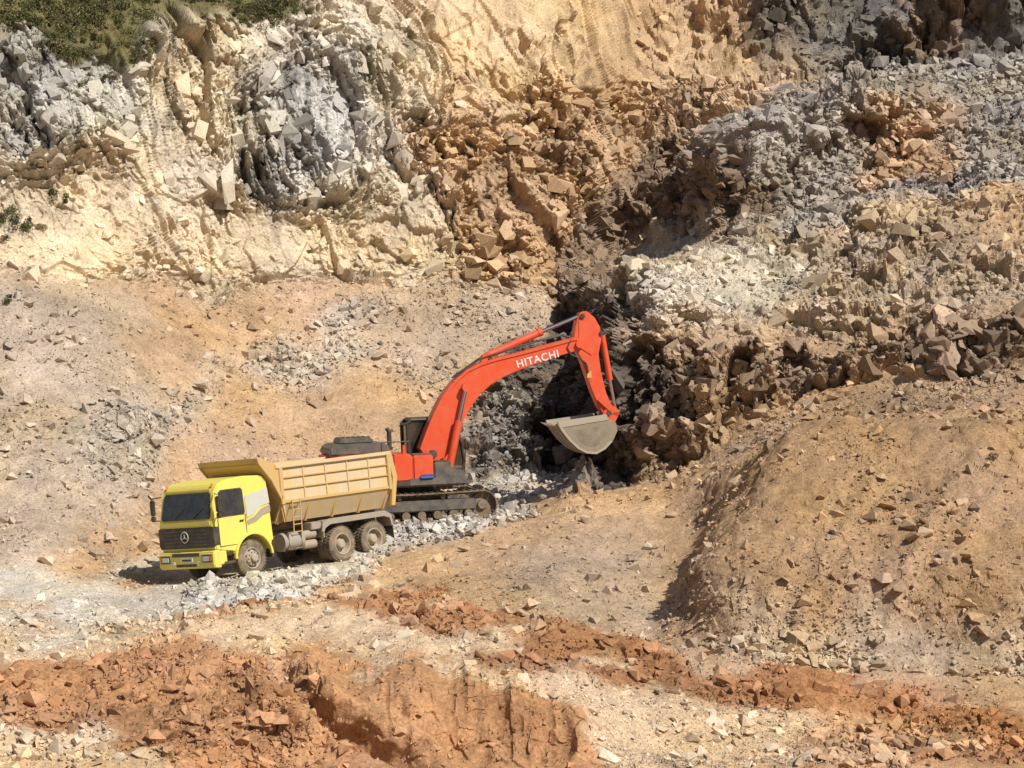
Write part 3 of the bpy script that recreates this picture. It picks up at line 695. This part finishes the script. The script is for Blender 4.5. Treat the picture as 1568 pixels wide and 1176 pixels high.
# ------------------------------------------------------------------ EXCAVATOR
E=empty('excavator',EXM)
def track(yc,k):
    Lh=1.95;r=.44;w=.6;zc=.47
    per=[];n=52;tot=4*Lh+2*math.pi*r
    for i in range(n):
        s=i*tot/n
        if s<2*Lh: per.append((-Lh+s,zc-r,0))
        elif s<2*Lh+math.pi*r:
            t=(s-2*Lh)/r;per.append((Lh+r*math.sin(t),zc-r*math.cos(t),-t))
        elif s<4*Lh+math.pi*r:
            d=s-2*Lh-math.pi*r;sag=-.03*math.sin(math.pi*d/(2*Lh));per.append((Lh-d,zc+r+sag,math.pi))
        else:
            t=(s-4*Lh-math.pi*r)/r;per.append((-Lh-r*math.sin(t),zc+r*math.cos(t),math.pi-t))
    bm=bmesh.new()
    for x,z,t in per:
        Rm=Matrix.Rotation(t,4,'Y')
        bmesh.ops.create_cube(bm,size=1,matrix=Matrix.Translation((x,yc,z))@Rm@Matrix.Diagonal((tot/n*.93,w,.035,1)))
        bmesh.ops.create_cube(bm,size=1,matrix=Matrix.Translation((x,yc,z))@Rm@Matrix.Translation((0,0,-.035))@Matrix.Diagonal((.02,w,.05,1)))
        bmesh.ops.create_cube(bm,size=1,matrix=Matrix.Translation((x,yc,z))@Rm@Matrix.Translation((0,0,.05))@Matrix.Diagonal((tot/n*.8,.16,.07,1)))
    finish('track_shoes_'+k,bm,TRK,E)
    box(E,'track_frame_'+k,(0,yc,.50),(3.5,.36,.36),EDG,.04)
    for x in (-Lh,Lh):
        lathe(E,'idler_'+k,[(.001,-.2),(.14,-.2),(.16,-.1),(.36,-.08),(.37,.08),(.16,.1),(.14,.2),(.001,.2)],(x,yc,zc),TRK,24)
    for i in range(7):
        x=-1.5+i*.5;lathe(E,'roller_'+k,[(.001,-.2),(.13,-.2),(.13,.2),(.001,.2)],(x,yc,.21),TRK,14)
    for x in (-.7,.7): lathe(E,'carrier_'+k,[(.001,-.18),(.08,-.18),(.08,.18),(.001,.18)],(x,yc,.79),TRK,12)
track(-1.3,'right');track(1.3,'left')
box(E,'car_body',(0,0,.72),(1.9,2.1,.34),EDG,.05)
bm=bmesh.new();bmesh.ops.create_cone(bm,cap_ends=True,segments=32,radius1=.68,radius2=.68,depth=.24,matrix=Matrix.Translation((0,0,1.0)))
finish('slew_ring',bm,EBL,E,0,True)
box(E,'deck',(-.45,0,1.2),(4.1,2.9,.18),EDG,.03)
cw=[];
for t in np.linspace(-62,62,13):
    tt=math.radians(t);cw.append((-3.05*math.cos(tt)*.98-.0,1.5*math.sin(tt)/math.sin(math.radians(62))))
bm=bmesh.new()
pp=cw+[(-1.4,1.5),(-1.4,-1.5)]
A=[bm.verts.new((x,y,1.15)) for x,y in pp];B=[bm.verts.new((x*.99,y*.98,2.18)) for x,y in pp]
bm.faces.new(A);bm.faces.new(B[::-1]);n=len(pp)
for i in range(n): bm.faces.new((A[i],B[i],B[(i+1)%n],A[(i+1)%n]))
finish('counterweight',bm,ORG,E,.06)
box(E,'engine_housing_side',(-1.45,-1.05,1.72),(1.2,.82,.86),ORG,.05)
box(E,'pump_door',(-.55,-1.05,1.72),(.62,.82,.86),ORG,.05)
box(E,'left_housing',(-1.2,1.0,1.72),(1.6,.9,.86),ORG,.05)
box(E,'engine_bay_core',(-1.1,0,1.7),(1.9,1.3,.84),EDG,.03)
prism(E,'engine_hood',[(-2.75,2.17),(-.85,2.17),(-.85,2.40),(-1.0,2.52),(-2.55,2.52),(-2.75,2.38)],-.95,.95,EDG,.04)
prism(E,'hood_vent',[(-2.4,2.53),(-1.3,2.53),(-1.38,2.70),(-2.32,2.70)],-.6,.6,EDG,.02)
for i in range(6): box(E,'hood_louvre',(-2.2+i*.16,-.3,2.715),(.05,.5,.012),EBL,0)
box(E,'vent_grille',(-1.45,-1.468,1.75),(.85,.012,.5),EBL,0)
rod(E,'exhaust',(-.78,-.55,2.3),(-.78,-.55,2.85),.075,EBL);rod(E,'exhaust_tip',(-.78,-.55,2.85),(-.86,-.55,2.95),.065,EBL)
rod(E,'pre_cleaner',(-.42,-1.0,2.15),(-.42,-1.0,2.42),.05,ORG)
for p,q in (((-1.2,-1.4,2.15),(-1.2,-1.4,2.55)),((-.3,-1.4,2.15),(-.3,-1.4,2.55)),((-1.2,-1.4,2.55),(-.3,-1.4,2.55))): rod(E,'handrail',p,q,.02,EBL,8)
box(E,'fuel_tank',(.10,-1.05,1.70),(.66,.82,.82),ORG,.05)
box(E,'tank_top_tread',(.10,-1.05,2.125),(.60,.74,.02),EDG,.004)
prism(E,'tool_box',[(.46,1.30),(1.45,1.30),(1.45,1.52),(1.18,1.62),(1.0,1.62),(1.0,1.86),(.46,1.86)],-1.44,-.66,EDG,.03)
for x,z in ((.72,1.875),(1.25,1.60)): box(E,'step_tread',(x,-1.05,z),(.40,.6,.02),EBL,0)
box(E,'side_step_panel',(.55,-1.47,1.27),(1.8,.03,.22),EDG,.01)
box(E,'blue_cloth',(.2,-1.52,1.42),(.45,.06,.14),BLU,.03)
box(E,'deck_skirt',(-.9,-1.465,1.24),(1.6,.02,.16),EBL,.004)
for y in (-.34,.34): prism(E,'boom_bracket',[(.0,1.28),(1.0,1.28),(.95,1.7),(.75,2.12),(.45,2.15),(.2,1.8)],y-.04,y+.04,ORG,.01)
def cabpanel():
    prof=[(.05,1.32),(1.75,1.32),(1.88,1.75),(1.80,2.35),(1.48,3.06),(1.30,3.14),(.15,3.14),(.02,3.0)]
    prism(E,'cab_glass',[(x*.98+.015,z*.985+.025) for x,z in prof],.56,1.44,GLS,.03)
    for y in (.54,1.46):
        n=len(prof)
        for i in range(n):
            p=prof[i];q=prof[(i+1)%n];rod(E,'cab_frame',(p[0],y,p[1]),(q[0],y,q[1]),.05,EBL,8)
        rod(E,'cab_pillar',(.95,y,1.3),(.95,y,3.12),.045,EBL,8)
        prism(E,'cab_lower_panel',[(.05,1.3),(1.75,1.3),(1.82,1.6),(.95,1.66),(.95,2.0),(.05,2.0)],y-.02,y+.02,EDG,.006)
    for p in prof: rod(E,'cab_frame',(p[0],.54,p[1]),(p[0],1.46,p[1]),.05,EBL,8)
    box(E,'cab_roof',(.75,1.0,3.16),(1.25,.96,.09),EBL,.04)
    box(E,'cab_light',(1.45,.7,3.2),(.1,.16,.12),LMP,.02)
cabpanel()
rod(E,'mirror_stalk',(1.45,-1.3,1.5),(1.5,-1.35,2.3),.015,EBL,8);box(E,'mirror',(1.5,-1.35,2.4),(.05,.2,.3),EBL,.02)
def L2(px,py): return ((px-632)/46.4,(799-py)/48.0)
up=[(645,692),(656,664),(668,638),(680,616),(692,600),(705,586),(720,574),(740,565),(765,558),(800,551),(835,543),(865,536),(890,530)]
lo=[(900,536),(897,548),(880,553),(860,558),(830,567),(800,577),(775,587),(755,598),(738,612),(724,630),(712,650),(702,672),(692,694),(682,706),(668,712),(652,708)]
prism(E,'boom',[L2(*p) for p in up+lo],-.27,.27,ORG,.02)
prism(E,'boom_top_flange',[L2(x-1,y-1) for x,y in up]+[L2(x+1,y+3) for x,y in up[::-1]],-.31,.31,ORG,.005)
def pin(px,py,r,w,mat=EBL):
    x,z=L2(px,py);rod(E,'pin',(x,-w,z),(x,w,z),r,mat,20)
pin(662,700,.13,.42);pin(893,540,.12,.36);pin(715,600,.11,.50);pin(757,558,.07,.2)
for y in (-.46,.46):
    a1=L2(684,728);b1=L2(700,660);c1_=L2(715,600)
    rod(E,'boom_cylinder',(a1[0],y,a1[1]),(b1[0]+.05,y,b1[1]+.2),.125,ORG)
    rod(E,'boom_cylinder_rod',(b1[0],y,b1[1]),(c1_[0],y,c1_[1]),.06,CHR)
    rod(E,'boom_cylinder_eye',(c1_[0],y-.07,c1_[1]),(c1_[0],y+.07,c1_[1]),.14,ORG)
a1=L2(752,554);b1=L2(838,519);c1_=L2(900,496)
prism(E,'arm_cylinder_lug',[L2(742,565),L2(745,552),L2(756,548),L2(766,560)],-.14,.14,ORG,.01)
rod(E,'arm_cylinder',(a1[0],0,a1[1]),(b1[0],0,b1[1]),.12,ORG,20)
rod(E,'arm_cylinder_collar',(b1[0]-.1,0,b1[1]-.04),(b1[0]+.02,0,b1[1]+.008),.14,ORG,20)
rod(E,'arm_cylinder_rod',(b1[0],0,b1[1]),(c1_[0],0,c1_[1]),.065,CHR)
for p,q in (((700,590),(742,562)),((742,562),(800,545)),((800,545),(870,530)),((870,530),(895,540))):
    for y in (-.16,.16):
        p_=L2(p[0],p[1]-5);q_=L2(q[0],q[1]-5);rod(E,'hydraulic_pipe',(p_[0],y,p_[1]),(q_[0],y,q_[1]),.025,EBL,8)
arm=[(893,500),(898,491),(908,489),(920,500),(928,515),(929,535),(924,556),(927,585),(934,618),(945,645),(942,655),(930,655),(921,638),(911,612),(903,585),(896,562),(888,548),(886,530),(889,515)]
prism(E,'arm',[L2(*p) for p in arm],-.20,.20,ORG,.02)
prism(E,'arm_web_plate',[L2(*p) for p in [(894,503),(906,496),(924,518),(925,540),(912,558),(893,545)]],-.225,.225,ORG,.01)
pin(900,497,.08,.28);pin(893,540,.13,.38,ORG);pin(936,649,.08,.30);pin(929,524,.07,.26)
hp=[L2(*p) for p in [(880,533),(874,545),(880,556),(893,562),(903,570),(906,585)]]
for y in (-.3,-.24):
    for p,q in zip(hp[:-1],hp[1:]): rod(E,'hose',(p[0],y,p[1]),(q[0],y,q[1]),.022,EBL,8)
a1=L2(932,528);b1=L2(942,598);c1_=L2(950,646)
rod(E,'bucket_cylinder',(a1[0]+.03,0,a1[1]),(b1[0]+.03,0,b1[1]),.09,ORG,20)
rod(E,'bucket_cylinder_rod',(b1[0]+.03,0,b1[1]),(c1_[0]+.02,0,c1_[1]),.05,CHR)
for y in (-.26,.26):
    prism(E,'bucket_link',[L2(*p) for p in [(918,628),(925,624),(953,646),(950,655),(942,652)]],y-.03,y+.03,ORG,.008)
    prism(E,'bucket_link_push',[L2(*p) for p in [(943,648),(953,648),(940,674),(930,668)]],y-.03,y+.03,ORG,.008)
# bucket shell, curled
bk=[(926,655),(940,664),(942,676),(934,692),(922,704),(908,711),(893,709),(880,702),(866,688),(856,674),(849,662)]
bo=[L2(*p) for p in bk]
cx_=sum(p[0] for p in bo)/len(bo);cz_=sum(p[1] for p in bo)/len(bo)
bi=[(x+(cx_-x)*.10,z+(cz_-z)*.10) for x,z in bo]
W=.72
prism(E,'bucket_shell',bo+bi[::-1],-W,W,BKT,.004)
for y in (-W,W):
    prism(E,'bucket_side',bo,y-.03,y+.03,BKT,.005)
    prism(E,'bucket_side_cutter',[L2(*p) for p in [(849,658),(926,650),(927,659),(853,668)]],y-.05,y+.05,BKW,.005)
    bw=[(x+(cx_-x)*.13,z+(cz_-z)*.13) for x,z in bo[3:]]
    prism(E,'bucket_wear_rim',bo[3:]+bw[::-1],y-.045,y+.045,BKW,.004)
    prism(E,'bucket_side_stiffener',[(x+(cx_-x)*.45,z+(cz_-z)*.45) for x,z in bo],y-.036,y+.036,BKD,.004)
for y in (-.45,0,.45): prism(E,'bucket_heel_strip',[(x+(x-cx_)*.03,z+(z-cz_)*.03) for x,z in bo[3:10]]+bo[3:10][::-1],y-.05,y+.05,BKW,.003)
for y in (-.22,.22): prism(E,'bucket_ear',[L2(*p) for p in [(922,660),(930,643),(944,645),(946,672),(936,680)]],y-.04,y+.04,ORG,.008)
for i in range(5):
    y=-W+.12+i*(2*W-.24)/4;lx,lz=L2(851,666)
    prism(E,'bucket_tooth',[(lx+.1,lz-.10),(lx+.12,lz+.06),(lx-.26,lz+.12)],y-.06,y+.06,BKW,.005)
tx=bpy.data.curves.new('boom_lettering','FONT');tx.body='HITACHI';tx.size=.34;tx.extrude=.004;tx.align_x='CENTER';tx.space_character=1.12;tx.offset=.004
to=bpy.data.objects.new('boom_lettering',tx);bpy.context.collection.objects.link(to);tx.materials.append(WHT)
to.parent=E;p=L2(829,566);an=math.atan2(29,120)
to.matrix_local=Matrix.Translation((p[0],-.278,p[1]))@Matrix.Rotation(-an+.02,4,'Y')@Matrix.Rotation(math.pi/2,4,'X')
box(E,'warning_label',(L2(908,588)[0],-.212,L2(908,588)[1]),(.14,.012,.22),ORY,0)
print('vehicles',time.time()-T0)
# ------------------------------------------------------------------ light, sky, camera
SA=math.radians(42);SE=math.radians(46)
S=Vector((math.sin(SA)*math.cos(SE),-math.cos(SA)*math.cos(SE),math.sin(SE)))
ld=bpy.data.lights.new('sun','SUN');ld.energy=5.0;ld.angle=math.radians(.53);ld.color=(1,.96,.89)
lo_=bpy.data.objects.new('sun',ld);bpy.context.collection.objects.link(lo_);lo_.rotation_euler=S.to_track_quat('Z','Y').to_euler()
lo_.location=(30,-20,60)
w=bpy.data.worlds.new('World');bpy.context.scene.world=w;w.use_nodes=True
nt=w.node_tree;bg=nt.nodes['Background'];sk=nt.nodes.new('ShaderNodeTexSky');sk.sky_type='NISHITA';sk.sun_disc=False
sk.sun_elevation=SE;sk.sun_rotation=math.pi-SA
nt.links.new(sk.outputs[0],bg.inputs[0]);bg.inputs[1].default_value=.068
cd=bpy.data.cameras.new('camera');cd.sensor_width=36;cd.lens=36*F/1568;cd.shift_y=-(588-HZ)/1568;cd.clip_end=2000;cd.clip_start=.5
co=bpy.data.objects.new('camera',cd);bpy.context.collection.objects.link(co);co.location=(0,0,ZC);co.rotation_euler=(math.pi/2,0,0)
bpy.context.scene.camera=co
vs=bpy.context.scene.view_settings;vs.view_transform='Standard';vs.look='None';vs.exposure=0
print('done',time.time()-T0)
